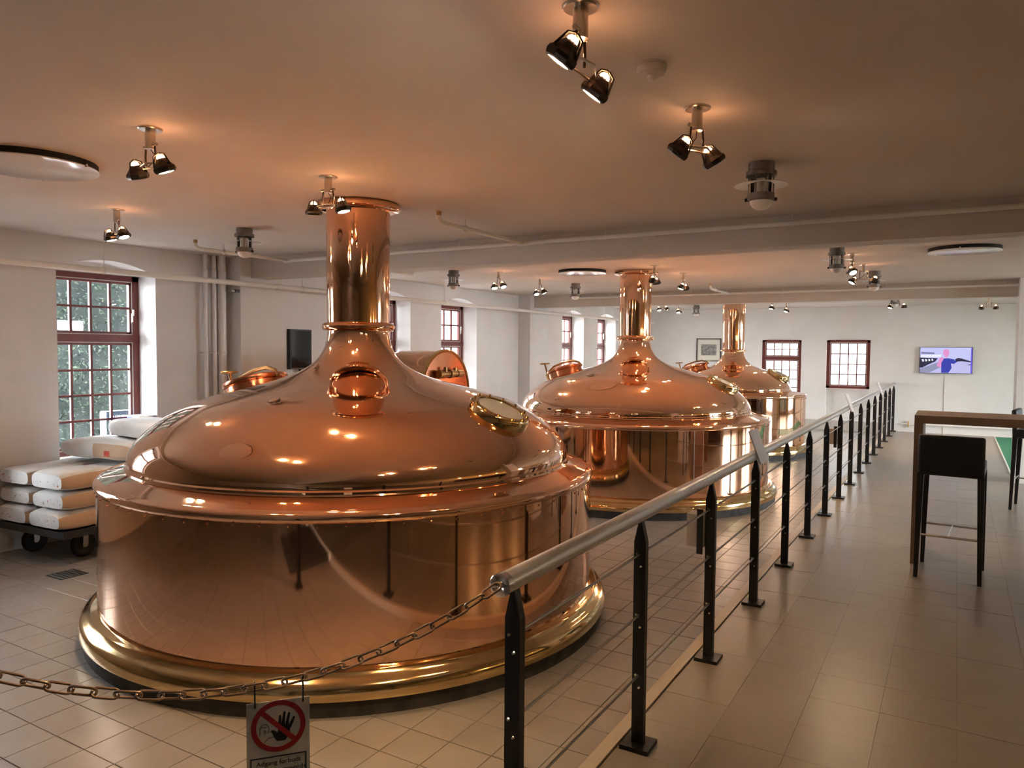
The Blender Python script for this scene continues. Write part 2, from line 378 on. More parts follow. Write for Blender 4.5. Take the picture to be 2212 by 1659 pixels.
# ------------------------------------------------------------------ the yard outside
struct(MB().box((-40, -20, -0.75), (XL - 0.42, 45, -0.65)).build('ground_outside', 'outdoor_ground', smooth=False))
struct(MB().box((XR + .3, -20, -0.75), (40, YB + .3, -0.65)).build('ground_right', 'outdoor_ground', smooth=False))
struct(MB().box((XL - .42, YB + .3, -0.75), (40, 60, -0.65)).build('ground_behind', 'outdoor_ground', smooth=False))
struct(MB().box((-30, 26, -.65), (12, 26.5, 9)).build('dimming_facade_behind', 'dimming_facade', smooth=False))  # added wall, dims the sky behind the back windows so glazing bars show
struct(MB().box((-19.5, 12, -.65), (-19, 60, 6.5)).build('dimming_facade_across_yard', 'dimming_facade', smooth=False))  # added wall, lowers the brightness seen through the farther left windows
hedge = thing('hedge', 'dark green hedge outside the window behind the sacks', 'hedge', (-10.2, 6.2, -0.65))
hm = MB(); rng = random.Random(5)
def hf(u, v): return 0.25 * math.sin(u * 1.7 + 1.3 * math.sin(v * 1.1)) + 0.16 * math.sin(v * 2.3 + u * .6)
N, Mv = 22, 14; grid = []
for i in range(N + 1):
    for j in range(Mv + 1):
        y = -2.3 + 4.6 * i / N; z = 6.3 * j / Mv; grid.append((0.35 * hf(y * 2, z * 2) - (0.7 if j == Mv else 0), y, z))
hm.add(grid, [(i*(Mv+1)+j, (i+1)*(Mv+1)+j, (i+1)*(Mv+1)+j+1, i*(Mv+1)+j+1) for i in range(N) for j in range(Mv)])
hm.build('hedge_core', 'hedge_core', hedge)
lv = MB()
for k in range(15000):
    y = rng.uniform(-2.3, 2.3); z = rng.uniform(0, 6.2); x = 0.35 * hf(y * 2, z * 2) + rng.uniform(-.02, .16); s_ = rng.uniform(.015, .042)
    R = Matrix.Rotation(rng.uniform(0, 6.28), 4, 'X') @ Matrix.Rotation(rng.uniform(-1.0, 1.0), 4, 'Z') @ Matrix.Rotation(rng.uniform(-.9, .9), 4, 'Y')
    lv.cur = 1 if rng.random() < .22 else 0
    lv.add([Vector((x, y, z)) + R @ Vector(q) for q in ((0, -s_, 0), (.01, 0, -s_ * .45), (0, s_, 0), (.01, 0, s_ * .45))], [(0, 1, 2, 3)])
lo = lv.build('foliage', ['leaf', 'leaf_pale'], hedge, smooth=False, fix=False); lo['kind'] = 'stuff'
h2 = copy_tree(hedge); h2.location = (XR + 4.2, 14.0, -0.65); h2.rotation_euler = (0, 0, PI); h2.scale = (1, 1.1, .42); tag(h2, 'low hedge outside the glazed doors on the right', 'hedge')
shadetree = thing('shadetree', 'leafy tree added to block sky outside the left window', 'shadetree', (-8.7, 5.8, -0.65))  # added crown and trunk that keep sky light off the hedge
MB().tube([(0, 0, 0), (.05, .03, 1.8), (-.03, .0, 4.2)], .14, 12).build('trunk', 'hedge_core', shadetree)
cm = MB(); nu, nv = 26, 14; cv = []
for j in range(nv + 1):
    for i in range(nu):
        th = PI * j / nv; ph_ = 2 * PI * i / nu; q = 1 + .10 * math.sin(5 * ph_ + 3 * th) + .07 * math.sin(9 * th + 2 * ph_)
        cv.append((.85 * q * math.sin(th) * math.cos(ph_), 1.65 * q * math.sin(th) * math.sin(ph_), 4.95 + 1.2 * q * math.cos(th)))
cm.add(cv, [(j*nu+i, j*nu+(i+1) % nu, (j+1)*nu+(i+1) % nu, (j+1)*nu+i) for j in range(nv) for i in range(nu)])
cm.build('crown', 'leaf', shadetree)
shadetree2 = copy_tree(shadetree); shadetree2.location = (-8.7, 1.5, -0.95); shadetree2.rotation_euler = (0, 0, PI); tag(shadetree2, 'second leafy tree added to cut daylight nearer the entrance', 'shadetree')  # unseen copy, added to hold back daylight from the near bay
sg = thing('street_sign', 'dark outdoor sign with white lettering seen through the left window', 'sign', (-8.1, 5.0, 0.845))
MB().box((-.012, -.14, -.05), (.012, .22, .05)).build('sign_board', 'outdoor_sign', sg, smooth=False)
MB().box((-.02, -.14, .05), (.02, .22, .055)).build('sign_edge', 'outdoor_white', sg, smooth=False)
MB().box((-.02, .16, -1.495), (.02, .20, -.05)).build('sign_post', 'cart_metal', sg, smooth=False)
tm = text_mesh('NY CARLSBERG', .029); tm.materials.append(MATS['outdoor_white'])
to = put('lettering', tm, sg, (.014, .0, -.022)); to.rotation_euler = (PI / 2, 0, PI / 2)
pw_ = thing('bollard', 'short white bollard outside the window above the sacks', 'bollard', (-8.0, 4.76, -0.65))
MB().lathe([(.0005, 0), (.03, 0), (.03, 1.54), (.026, 1.56), (.0005, 1.565)], 16).build('bollard_body', 'outdoor_white', pw_)
MB().lathe([(.033, 0.02), (.033, .1)], 16).build('bollard_foot', 'cart_metal', pw_)

# ------------------------------------------------------------------ brewing kettles
def spline(pts, sub=6):
    out = []; P = [pts[0]] + list(pts) + [pts[-1]]
    for i in range(1, len(P) - 2):
        p0, p1, p2, p3 = P[i-1], P[i], P[i+1], P[i+2]
        for k in range(sub):
            t = k / sub
            out.append(tuple(0.5 * ((2*p1[j]) + (-p0[j]+p2[j])*t + (2*p0[j]-5*p1[j]+4*p2[j]-p3[j])*t*t + (-p0[j]+3*p1[j]-3*p2[j]+p3[j])*t**3) for j in (0, 1)))
    out.append(pts[-1]); return out
DOME = [(1.362, .925), (1.362, .975), (1.335, 1.04), (1.28, 1.105), (1.19, 1.178), (1.08, 1.242), (.96, 1.297), (.80, 1.345), (.62, 1.392), (.46, 1.437), (.345, 1.488), (.265, 1.548), (.218, 1.625), (.200, 1.70), (.196, 1.745)]
def dome_z(r):
    for (r0, z0), (r1, z1) in zip(DOME[1:], DOME[2:]):
        if r1 <= r <= r0: t = (r - r0) / (r1 - r0); return z0 + (z1 - z0) * t, math.atan2(z1 - z0, r0 - r1)
def kettle(x, y, label, kr=1.0, kd=1.0, zs=lambda z: z, rt=.202, zsh=None):
    """kr body radius factor, kd dome radius factor, zs height map, rt chimney radius"""
    t = thing('brew_kettle', label, 'kettle', (x, y, ZF))
    o = -ZF; SEG = 128
    Z = lambda z: zs(z) + o
    body = MB().lathe([(1.517 * kr, Z(.145)), (1.517 * kr, Z(.50)), (1.517 * kr, Z(.822))], SEG).build('body', 'copper_body', t)
    rv = MB()
    for k in range(72):
        a = 2 * PI * k / 72; c, s_ = math.cos(a), math.sin(a); R_ = 1.517 * kr
        rv.cyl((c * (R_ - .002), s_ * (R_ - .002), Z(.805)), (c * (R_ + .006), s_ * (R_ + .006), Z(.805)), .007, .005, 8)
    r_ = rv.build('rivets', 'copper_body', body); r_['kind'] = 'stuff'
    dj = 1.362 * kd
    sh = [(1.510 * kr, Z(.818)), (1.522 * kr, Z(.824)), (1.530 * kr, Z(.838)), (1.528 * kr, Z(.854)), (1.515 * kr, Z(.868))]
    r1 = 1.515 * kr
    sh += [(r1 + (dj - r1) * q, Z(.868 + .052 * q ** 1.15)) for q in (.2, .4, .6, .8, .93)] + [(dj + .004, Z(.930))]
    MB().lathe(sh, SEG).build('shoulder', 'copper_dome', t)
    nk = rt / .202
    def rr(r): return r * kd if r > .5 else r * (kd * (r - .2) / .3 + nk * (.5 - r) / .3) if r > .2 else r * nk
    dm = spline([(rr(r), Z(z)) for r, z in DOME], 5)
    MB().lathe(dm, SEG).build('dome', 'copper_dome', t)
    MB().lathe([(dj + .002, Z(.920)), (dj + .010, Z(.926)), (dj + .010, Z(.936)), (dj + .001, Z(.944))], SEG).build('seam_ring', 'copper_dome', t)
    rc = rt + .006
    MB().lathe([(rc - .012, Z(1.732)), (rc + .012, Z(1.736)), (rc + .026, Z(1.750)), (rc + .028, Z(1.764)), (rc + .018, Z(1.779)), (rc + .006, Z(1.784)), (rt, Z(1.787))], 64).build('collar', 'copper_dome', t)
    MB().lathe([(rt - .004, Z(1.780)), (rt, 2.0 + o), (rt + .002, 2.505 + o)], 72).build('chimney', 'copper_body', t)
    MB().lathe([(rt, 2.494 + o), (rt + .02, 2.497 + o), (rt + .055, 2.503 + o), (rt + .068, 2.513 + o), (rt + .069, 2.530 + o), (rt + .058, 2.545 + o), (rt + .02, 2.549 + o)], 64).build('chimney_flange', 'copper_dome', t)
    B_ = [(1.500, .150), (1.522, .150), (1.534, .143), (1.553, .140), (1.560, .130), (1.575, .116), (1.588, .110), (1.604, .096), (1.614, .074), (1.617, .045), (1.612, .030), (1.560, .026)]
    MB().lathe([(r * kr, Z(z) if z > .1 else z + o) for r, z in B_], SEG).build('base_ring', 'brass', t)
    MB().lathe([(1.592 * kr, .0), (1.592 * kr, .079)], SEG).build('plinth', 'plinth', t)
    # sight glass on the walkway side, manhole on the window side
    zt, sl = dome_z(1.07); rs = 1.07 * kd
    M = Matrix.Translation((rs, 0, Z(zt) - .012)) @ Matrix.Rotation(sl, 4, 'Y')
    sgl = MB().lathe([(.185, -.02), (.185, .040), (.176, .052), (.160, .056), (.142, .054), (.138, .040)], 40, M=M).build('sight_glass', 'brass', t)
    MB().lathe([(.0005, .046), (.141, .046)], 40, M=M).build('glass_pane', 'sight_glass', sgl)
    bl = MB()
    for k in range(12):
        a = 2 * PI * k / 12; bl.cyl(M @ Vector((.163 * math.cos(a), .163 * math.sin(a), .05)), M @ Vector((.163 * math.cos(a), .163 * math.sin(a), .064)), .008, n=6)
    b_ = bl.build('bolts', 'brass_dark', sgl); b_['kind'] = 'stuff'
    zt, sl = dome_z(.90); rm = .90 * kd
    M = Matrix.Translation((-rm, -.05, Z(zt) - .01)) @ Matrix.Rotation(-sl, 4, 'Y')
    mh = MB().lathe([(.215, -.03), (.208, .055), (.222, .060), (.228, .074), (.224, .090), (.20, .094)], 40, M=M).build('manhole', 'copper_dark', t)
    MB().lathe([(.205, .090), (.15, .108), (.08, .118), (.0005, .122)], 40, M=M).build('manhole_lid', 'copper_dark', mh)
    MB().tube([M @ Vector(q) for q in ((-.27, 0, .06), (-.23, 0, .10), (-.14, 0, .145), (0, 0, .158), (.14, 0, .145), (.21, 0, .105), (.235, 0, .06))], .014, 8).build('clamp_bar', 'brass_dark', mh)
    MB().cyl(M @ Vector((-.245, 0, -.02)), M @ Vector((-.245, 0, .06)), .035, .030, 12).build('clamp_block', 'brass', mh)
    M2 = M @ Matrix.Translation((-.25, 0, .215)) @ Matrix.Rotation(.2, 4, 'Y')
    MB().cyl(M @ Vector((-.25, 0, .06)), M @ Vector((-.25, 0, .22)), .011, n=8).build('screw', 'brass_dark', mh)
    hw = MB().tube([M2 @ Vector((.055 * math.cos(2*PI*k/24), .055 * math.sin(2*PI*k/24), 0)) for k in range(24)], .009, 8, closed=True)
    for k in range(2): hw.cyl(M2 @ Vector((.05 * math.cos(k*PI/2), .05 * math.sin(k*PI/2), 0)), M2 @ Vector((-.05 * math.cos(k*PI/2), -.05 * math.sin(k*PI/2), 0)), .005, n=6)
    hw.build('hand_wheel', 'brass_dark', mh)
    return t
kettle(*TANKS[0], 'large copper brewing kettle nearest the chain and sign')
kettle(*TANKS[1], 'middle copper brewing kettle behind the handrail', kr=1.008, kd=.972, rt=.187)
kettle(*TANKS[2], 'smallest and farthest copper kettle near the framed picture', kr=.755, kd=.672, rt=.178, zs=lambda z: z if z < .2 else (z + .07 * (z - .2) / .65 if z < .85 else .92 + (z - .85) * .772))

# horizontal copper drum behind the front kettle
dr = thing('copper_drum', 'horizontal copper drum with a valve behind the front kettle', 'drum', (-4.41, 6.15, ZF))
MM = Matrix.Translation((0, 0, 1.20 - ZF)) @ Matrix.Rotation(PI / 2, 4, 'Y')
MB().lathe([(.0005, -.74), (.22, -.72), (.34, -.66), (.392, -.56), (.40, -.50), (.40, -.03)], 56, M=MM).build('drum_shell', 'copper_dome', dr)
MB().lathe([(.40, -.035), (.414, -.03), (.416, .0), (.404, .012), (.385, .008)], 56, M=MM).build('drum_rim', 'brass', dr)
MB().lathe([(.386, .004), (.2, .012), (.0005, .015)], 56, M=MM).build('drum_head', 'copper_dark', dr)
for yy in (-.25, .25):
    MB().box((-.62, yy - .03, 0), (-.56, yy + .03, 1.0)).build('drum_leg', 'cart_metal', dr, smooth=False); MB().box((-.16, yy - .03, 0), (-.10, yy + .03, 1.0)).build('drum_leg', 'cart_metal', dr, smooth=False)
vz = 1.37 - ZF
vv = MB().cyl((.06, -.20, vz), (.06, .10, vz), .030, n=14).build('valve', 'brass_dark', dr)
for a_, b_, r_ in ((-.21, -.15, .042), (-.03, .02, .045), (.10, .19, .038)):
    MB().cyl((.06, a_, vz), (.06, b_, vz), r_, n=14).build('valve_nut', 'brass_dark', vv)
MB().cyl((.06, -.09, vz), (.06, -.09, vz + .07), .02, n=10).build('valve_stem', 'brass_dark', vv)
MB().cyl((.06, .075, vz), (.06, .075, vz + .06), .018, n=10).build('valve_stem', 'brass_dark', vv)
MB().cyl((.0, 0, vz), (.06, 0, vz), .03, n=12).build('valve_inlet', 'brass_dark', vv)

# ------------------------------------------------------------------ railing
RX, RY0, RS = -1.078, 1.8498, 1.01275
rail = thing('railing', 'black post railing with steel handrail along the walkway edge', 'railing', (RX, RY0, 0))
NP = 16; Yend = YB - .02 - RY0
hp = MB(); w = .025; wy = .015; tipw = .006
prof = [(-w, .016), (w, .016), (w, .850), (tipw, .935), (-tipw, .935), (-w, .850)]
hp.prism(prof, -wy, wy, Matrix(((1, 0, 0, 0), (0, 0, 1, 0), (0, 1, 0, 0), (0, 0, 0, 1))))
post_me = hp.mesh('post', 'black_paint', smooth=False)
plate_me = MB().lathe([(.0005, .016), (.05, .016), (.056, .010), (.058, 0)], 4 * 6).mesh('base_plate', 'black_paint')
plate_me = MB().box((-.06, -.06, 0), (.06, .06, .018)).mesh('base_plate', 'black_paint', smooth=False)
bolt_me = MB().cyl((0, 0, 0), (0, -.004, 0), .0065, .004, 8).mesh('stud', 'chrome')
for k in range(NP):
    p_ = put('post', post_me, rail, (0, RS * k, 0))
    put('base_plate', plate_me, p_, (0, 0, 0))
    for z in (.30, .55, .80): put('stud', bolt_me, p_, (.004, -wy, z - .05))
    for z in (.30, .55, .80):
        put('cable_sleeve', bolt_me, p_, (-.012, -wy, z))
MB().tube([(0, -.06, .966), (0, 8, .966), (0, Yend, .966)], .031, 28).build('handrail', 'steel', rail)
cap = MB().lathe([(.0335, .03), (.0335, .004), (.029, 0), (.0005, -.004)], 28, M=Matrix.Translation((0, -.09, .966)) @ Matrix.Rotation(-PI / 2, 4, 'X')).build('end_cap', 'chrome', rail)
MB().tube([(.0 + .012 * math.cos(2*PI*k/16), -.096 - .010 * (1 + math.sin(2*PI*k/16)), .961) for k in range(16)], .003, 8, closed=True).build('eyelet', 'chrome', cap)
for z in (.30, .55, .80):
    MB().cyl((0, 0, z), (0, Yend, z), .0052, n=8).build('wire_rope', 'cable', rail)
# boxes on posts and reading plates on the handrail
for k, lab in ((2, 'grey junction box fixed to the third railing post'), (7, 'grey junction box fixed to a middle railing post')):
    y = RY0 + RS * k
    t = thing('junction_box', lab, 'box', (RX, y, 0), group='boxes on railing posts')
    MB().box((-.115, -.045, .60), (-.0285, .045, .77)).build('box_body', 'grey_box', t, smooth=False)
    MB().box((-.060, -.049, .565), (-.0280, -.0455, .80)).build('mounting_plate', 'black_paint', t, smooth=False)
for y, lab in ((4.86, 'pale tilted info plate on the handrail in front of the middle kettle'), (9.55, 'bluish info plate halfway along the handrail'), (13.6, 'farthest small info plate on the handrail')):
    t = thing('info_plate', lab, 'info plate', (RX, y, 0.935), group='info plates on the handrail')
    M = Matrix.Translation((.056, 0, -.012)) @ Matrix.Rotation(-.36, 4, 'Y')
    MB().box((-.004, -.11, 0), (.004, .11, .215), M).build('plate', 'acrylic', t, smooth=False)
    MB().box((-.02, -.02, .0), (-.004, .02, .02), M).build('bracket', 'chrome', t, smooth=False)

# ------------------------------------------------------------------ chain and prohibition sign
CA = Vector((-1.078, 1.736, 0)); CD = Vector((-.774, -.908, 0)); CL = CD.length; CDn = CD.normalized()
def chain_pt(l): s_ = l / CL; return CA + CDn * l + Vector((0, 0, .7745 + .60 * (s_ - .565) ** 2))
chain = thing('chain', 'long-link metal chain hanging from the handrail end across the opening', 'chain', (CA.x, CA.y, 0))
LK, WK, RK = .052, .024, .0034
lk = []
for k in range(8): t = -PI / 2 + PI * k / 7; lk.append((LK / 2 - WK / 2 + .004 + WK / 2 * math.cos(t), WK / 2 * math.sin(t), 0))
for k in range(8): t = PI / 2 + PI * k / 7; lk.append((-(LK / 2 - WK / 2 + .004) + WK / 2 * math.cos(t), WK / 2 * math.sin(t), 0))
mat('chain_metal', (0.34, 0.25, 0.19), 0.38, 1.0)
link_me = MB().tube(lk, RK, 8, closed=True).mesh('link', 'chain_metal')
l, pitch, k = -.014, .0475, 0
while l < CL * 1.12:
    a, b = chain_pt(l), chain_pt(l + pitch); d_ = (b - a).normalized(); mid = (a + b) / 2
    side = Vector((-d_.y, d_.x, 0)).normalized(); up_ = d_.cross(side)
    ang = (PI / 2 if k % 2 else 0.12) + .10 * math.sin(k * 1.7) + .5
    yv = side * math.cos(ang) - up_ * math.sin(ang); zv = d_.cross(yv)
    o_ = put('link', link_me, chain); o_.matrix_local = Matrix.Translation(mid - chain.location) @ Matrix((d_, yv, zv)).transposed().to_4x4()
    l += pitch; k += 1
ep = chain_pt(CL * 1.2)
cp = thing('chain_post', 'black post holding the near end of the chain', 'post', (ep.x, ep.y, ZF))
MB().box((-.0275, -.0275, .016), (.0275, .0275, 1.03)).build('post_body', 'black_paint', cp, smooth=False)
MB().box((-.06, -.06, 0), (.06, .06, .018)).build('post_foot', 'black_paint', cp, smooth=False)

sx = -CDn; sn = Vector((sx.y, -sx.x, 0))             # sign right direction, normal towards the visitor
if sn.dot(Vector((0, 0, 0)) - CA) < 0: sn = -sn
sc_l = (.6716 + .5199) / 2 - .024
so = CA + CDn * (sc_l) ; so.z = .735
sign = thing('prohibition_sign', 'white no-entry sign with red ring and black hand hanging on the chain', 'sign', so)
sign.rotation_euler = Matrix((sx, Vector((0, 0, 1)).cross(sx), Vector((0, 0, 1)))).transposed().to_euler()
# local: x right, z up, -y towards the visitor (checked below)
fy = -1.0 if (Vector((0, 0, 1)).cross(sx)).dot(sn) < 0 else 1.0
def flat(poly, name, m, lay, parent=sign):
    mb = MB(); mb.prism(poly, 0, .0004 + .0003 * lay, Matrix(((1, 0, 0, 0), (0, 0, fy, fy * .0012), (0, 1, 0, 0), (0, 0, 0, 1)))); return mb.build(name, m, parent, smooth=False)
SW, SH = .0765, .205
MB().box((-SW, -.0012, -SH), (SW, .0012, 0)).build('panel', 'sign_white', sign, smooth=False)
cxr, czr, ro, ri = 0.0, -.066, .066, .0535
ringp = MB()
n = 64
vs = []
for k in range(n):
    t = 2 * PI * k / n
    for r in (ro, ri):
        for e in (.0012, .0021): vs.append((cxr + r * math.cos(t), fy * e, czr + r * math.sin(t)))
fs = []
for k in range(n):
    j = (k + 1) % n; a, b = 4 * k, 4 * j
    fs += [(a+1, b+1, b+3, a+3), (a, b, b+1, a+1), (a+2, a+3, b+3, b+2)]
ringp.add(vs, fs); ringp.build('red_ring', 'sign_red', sign, smooth=False)
c45 = math.cos(PI / 4); hw_ = .0062
flat([(cxr - .057 * c45 - hw_ * c45, czr + .057 * c45 - hw_ * c45), (cxr + .057 * c45 - hw_ * c45, czr - .057 * c45 - hw_ * c45), (cxr + .057 * c45 + hw_ * c45, czr - .057 * c45 + hw_ * c45), (cxr - .057 * c45 + hw_ * c45, czr + .057 * c45 + hw_ * c45)], 'red_slash', 'sign_red', 3)
def finger(x0, z0, x1, z1, w0, w1):
    dx, dz = x1 - x0, z1 - z0; L_ = math.hypot(dx, dz); nx, nz = -dz / L_, dx / L_
    return [(x0 - nx * w0, z0 - nz * w0), (x1 - nx * w1, z1 - nz * w1), (x1 + dx / L_ * w1, z1 + dz / L_ * w1), (x1 + nx * w1, z1 + nz * w1), (x0 + nx * w0, z0 + nz * w0)]
hx, hz = .012, -.072
hand = flat([(hx - .012, hz + .010), (hx + .018, hz + .006), (hx + .014, hz - .020), (hx + .004, hz - .033), (hx - .016, hz - .032), (hx - .022, hz - .022), (hx - .030, hz - .004), (hx - .026, hz - .002), (hx - .014, hz - .010)], 'hand', 'sign_black', 2)
for (a_, b_, c_, d_) in ((-.009, .006, -.008, .032), (-.001, .008, .003, .040), (.008, .006, .014, .036), (.015, .000, .026, .024)):
    flat(finger(hx + a_, hz + b_, hx + c_, hz + d_, .0042, .0026), 'finger', 'sign_black', 2, hand)
face = None
def stroke(pts, name, w_=.0012):
    out = None
    for (a, b), (c, d_) in zip(pts, pts[1:]):
        pass
    L_ = []; R_ = []
    for i, (x, z) in enumerate(pts):
        x0, z0 = pts[max(i-1, 0)]; x1, z1 = pts[min(i+1, len(pts)-1)]; q = math.hypot(x1-x0, z1-z0) or 1
        nx, nz = -(z1-z0) / q * w_, (x1-x0) / q * w_; L_.append((x+nx, z+nz)); R_.append((x-nx, z-nz))
    mb = MB(); vs = [(x, fy * .0018, z) for x, z in L_ + R_]; N_ = len(L_)
    mb.add(vs, [(i, i+1, N_+i+1, N_+i) for i in range(N_-1)]); return mb.build(name, 'sign_grey', sign, smooth=False, fix=False)
stroke([(-.046, -.084), (-.044, -.078), (-.045, -.070), (-.042, -.062), (-.035, -.057), (-.028, -.058), (-.024, -.064), (-.023, -.072), (-.026, -.078)], 'face_outline')
stroke([(-.032, -.072), (-.030, -.078), (-.032, -.083), (-.035, -.079), (-.034, -.072), (-.032, -.072)], 'face_outline')
stroke([(-.045, -.066), (-.036, -.064), (-.028, -.066)], 'face_outline')
stroke([(-.026, -.080), (-.020, -.078), (-.014, -.080)], 'face_outline')
stroke([(-.034, -.104), (-.024, -.094), (-.010, -.092), (.006, -.092)], 'arm_outline')
bz0, bz1, bx_ = -.200, -.142, .068
fr_ = MB()
for a, b in (((-bx_, bz1 - .003), (bx_, bz1)), ((-bx_, bz0), (bx_, bz0 + .003)), ((-bx_, bz0), (-bx_ + .003, bz1)), ((bx_ - .003, bz0), (bx_, bz1))):
    fr_.box((a[0], fy * .0012 if fy > 0 else -.0019, a[1]), (b[0], .0019 if fy > 0 else -.0012, b[1]))
fr_.build('text_border', 'sign_black', sign, smooth=False)
for txt, zz in (('Adgang forbudt', -.164), ('for uvedkommende', -.184)):
    tm = text_mesh(txt, .0172); tm.materials.append(MATS['sign_black'])
    to = put('lettering', tm, sign, (0, fy * .0016, zz)); to.rotation_euler = (PI / 2, 0, 0 if fy < 0 else PI)
for x in (-.056, .060):
    tp = chain_pt(sc_l - x).z + .012 - so.z
    MB().tube([(x, -.004, -.010), (x, -.008, .01), (x, -.006, tp), (x, .006, tp), (x, .008, .01), (x, .004, -.010)], .0022, 6, closed=True).build('cable_tie', 'sign_black', sign)

# ------------------------------------------------------------------ spotlights
def spot(x, y, ang, label, aims, sep=.108):
    t = thing('ceiling_spotlight', label, 'spotlight', (x, y, ZC), math.radians(ang), 'twin ceiling spotlights')
    MB().lathe([(.0005, -.008), (.046, -.008), (.050, -.004), (.050, 0)], 28).build('ceiling_plate', 'lamp_steel', t)
    MB().cyl((0, 0, -.006), (0, 0, -.088), .021, n=20).build('stem', 'lamp_steel', t)
    for s_ in (-1, 1):
        MB().cyl((s_ * .018, 0, -.072), (s_ * .048, 0, -.072), .0075, n=10).build('knob', 'lamp_steel', t)
        MB().tube([(s_ * .034, 0, -.072), (s_ * .040, 0, -.115), (s_ * .036, 0, -.150)], .0042, 8).build('arm', 'lamp_dark', t)
    MB().tube([(-sep, 0, -.160), (-.02, .034, -.155), (sep, 0, -.160), (.02, -.034, -.155)], .0045, 8, closed=True).build('yoke', 'lamp_steel', t)
    MB().tube([(0, 0, -.086), (.012, .012, -.11), (-.01, .016, -.135), (-.05, .02, -.150), (-.085, .006, -.138)], .0022, 6).build('lead', 'lamp_dark', t)
    for s_, aim in zip((-1, 1), aims):
        A_ = Matrix.Rotation(-math.radians(ang), 3, 'Z') @ Vector(aim).normalized()
        Q = (-A_).to_track_quat('Z', 'Y').to_matrix().to_4x4()
        M = Matrix.Translation((s_ * sep, 0, -.180)) @ Q
        h = MB().lathe([(.016, .040), (.022, .034), (.034, .016), (.046, .002), (.047, -.008), (.043, -.017), (.034, -.020), (.031, -.016)], 8, M=M).build('lamp_head', 'lamp_dark', t, smooth=False)
        MB().lathe([(.0005, -.0175), (.0315, -.0175)], 20, M=M).build('lens', 'lens', h)
        MB().lathe([(.0005, .056), (.010, .053), (.0155, .046), (.0165, .038)], 14, M=M).build('bulb_back', 'bulb', h)
        for q in range(3):
            a_ = 2 * PI * q / 3 + .5
            MB().tube([M @ Vector((.040 * math.cos(a_), .040 * math.sin(a_), .008)), M @ Vector((.026 * math.cos(a_), .026 * math.sin(a_), .052)), M @ Vector((.004 * math.cos(a_), .004 * math.sin(a_), .062))], .0035, 6).build('cage_rib', 'lamp_dark', h)
        ld = bpy.data.lights.new('spot_beam', 'SPOT'); ld.energy = LAMP_W; ld.color = (1.0, .61, .29); ld.spot_size = math.radians(78); ld.spot_blend = .6; ld.shadow_soft_size = .022
        lo_ = bpy.data.objects.new('spot_beam', ld); COL.objects.link(lo_); lo_.parent = t; lo_.matrix_local = M @ Matrix.Translation((0, 0, -.026))
    ld = bpy.data.lights.new('bulb_leak', 'POINT'); ld.energy = LEAK_W; ld.color = (1.0, .42, .20); ld.shadow_soft_size = .012
    lo_ = bpy.data.objects.new('bulb_leak', ld); COL.objects.link(lo_); lo_.parent = t; lo_.location = (.045, .01, -.118)
    return t
tL, tS, tD, tR = (-.75, .1, -1), (-.35, .35, -1), (.05, .1, -1), (.6, .1, -1)
spot(-.90, 1.87, 97, 'nearest twin spotlight at the top edge of the picture', [(-.75, -.15, -1), (-.75, -.15, -1)], .140)
spot(-.88, 2.86, 70, 'twin spotlight below the smoke detector above the handrail', [(-.85, 0, -1), (.5, .5, -1)])
spot(-2.98, 2.00, -5, 'twin spotlight between the round recess and the front chimney', [(-.1, .35, -1), (.15, .35, -1)])
spot(-2.96, 3.03, 0, 'twin spotlight just left of the front kettle chimney top', [(-.1, .1, -1), (.25, .1, -1)])
spot(-4.94, 3.06, -12, 'twin spotlight above the window with the sacks', [(.15, .2, -1), (.35, .1, -1)])
spot(-4.75, 7.70, -30, 'left one of two spotlights right of the front chimney', [(.3, -.3, -1), (.5, -.2, -1)])
spot(-4.77, 8.78, -35, 'right one of two spotlights left of the middle chimney', [(.4, -.3, -1), (.4, .2, -1)])
spot(-2.88, 7.93, 98, 'twin spotlight in front of the middle chimney top', [(-.1, .1, -1), (.1, .2, -1)])
spot(-2.86, 8.88, 93, 'twin spotlight just right of the middle chimney', [(-.3, -.2, -1), (.1, .2, -1)])
spot(-.88, 7.80, 99, 'nearer of two spotlights beside a caged lamp above the far handrail', [(.5, -.6, -1), (-.5, 0, -1)])
spot(-.88, 8.82, 20, 'farther of two spotlights beside a caged lamp above the far handrail', [(-.5, -.3, -1), (-.3, .2, -1)])
spot(-4.68, 13.35, -30, 'far left spotlight under the second beam', [(.3, -.2, -1), (.3, .1, -1)])
spot(-4.72, 14.40, 100, 'far spotlight beside a caged lamp under the second beam', [(.3, -.2, -1), (.3, .1, -1)])
spot(-2.83, 13.75, 98, 'left of two far spotlights right of the last chimney', [(-.2, -.2, -1), (.1, .1, -1)])
spot(-2.78, 14.80, 96, 'right of two far spotlights right of the last chimney', [(-.2, -.3, -1), (.1, .1, -1)])
spot(-.88, 14.10, 20, 'far spotlight above the end of the handrail', [(-.2, -.2, -1), (.1, .1, -1)])
spot(.44, 15.1, -20, 'far right spotlight above the television', [(-.1, .2, -1), (.1, .2, -1)])

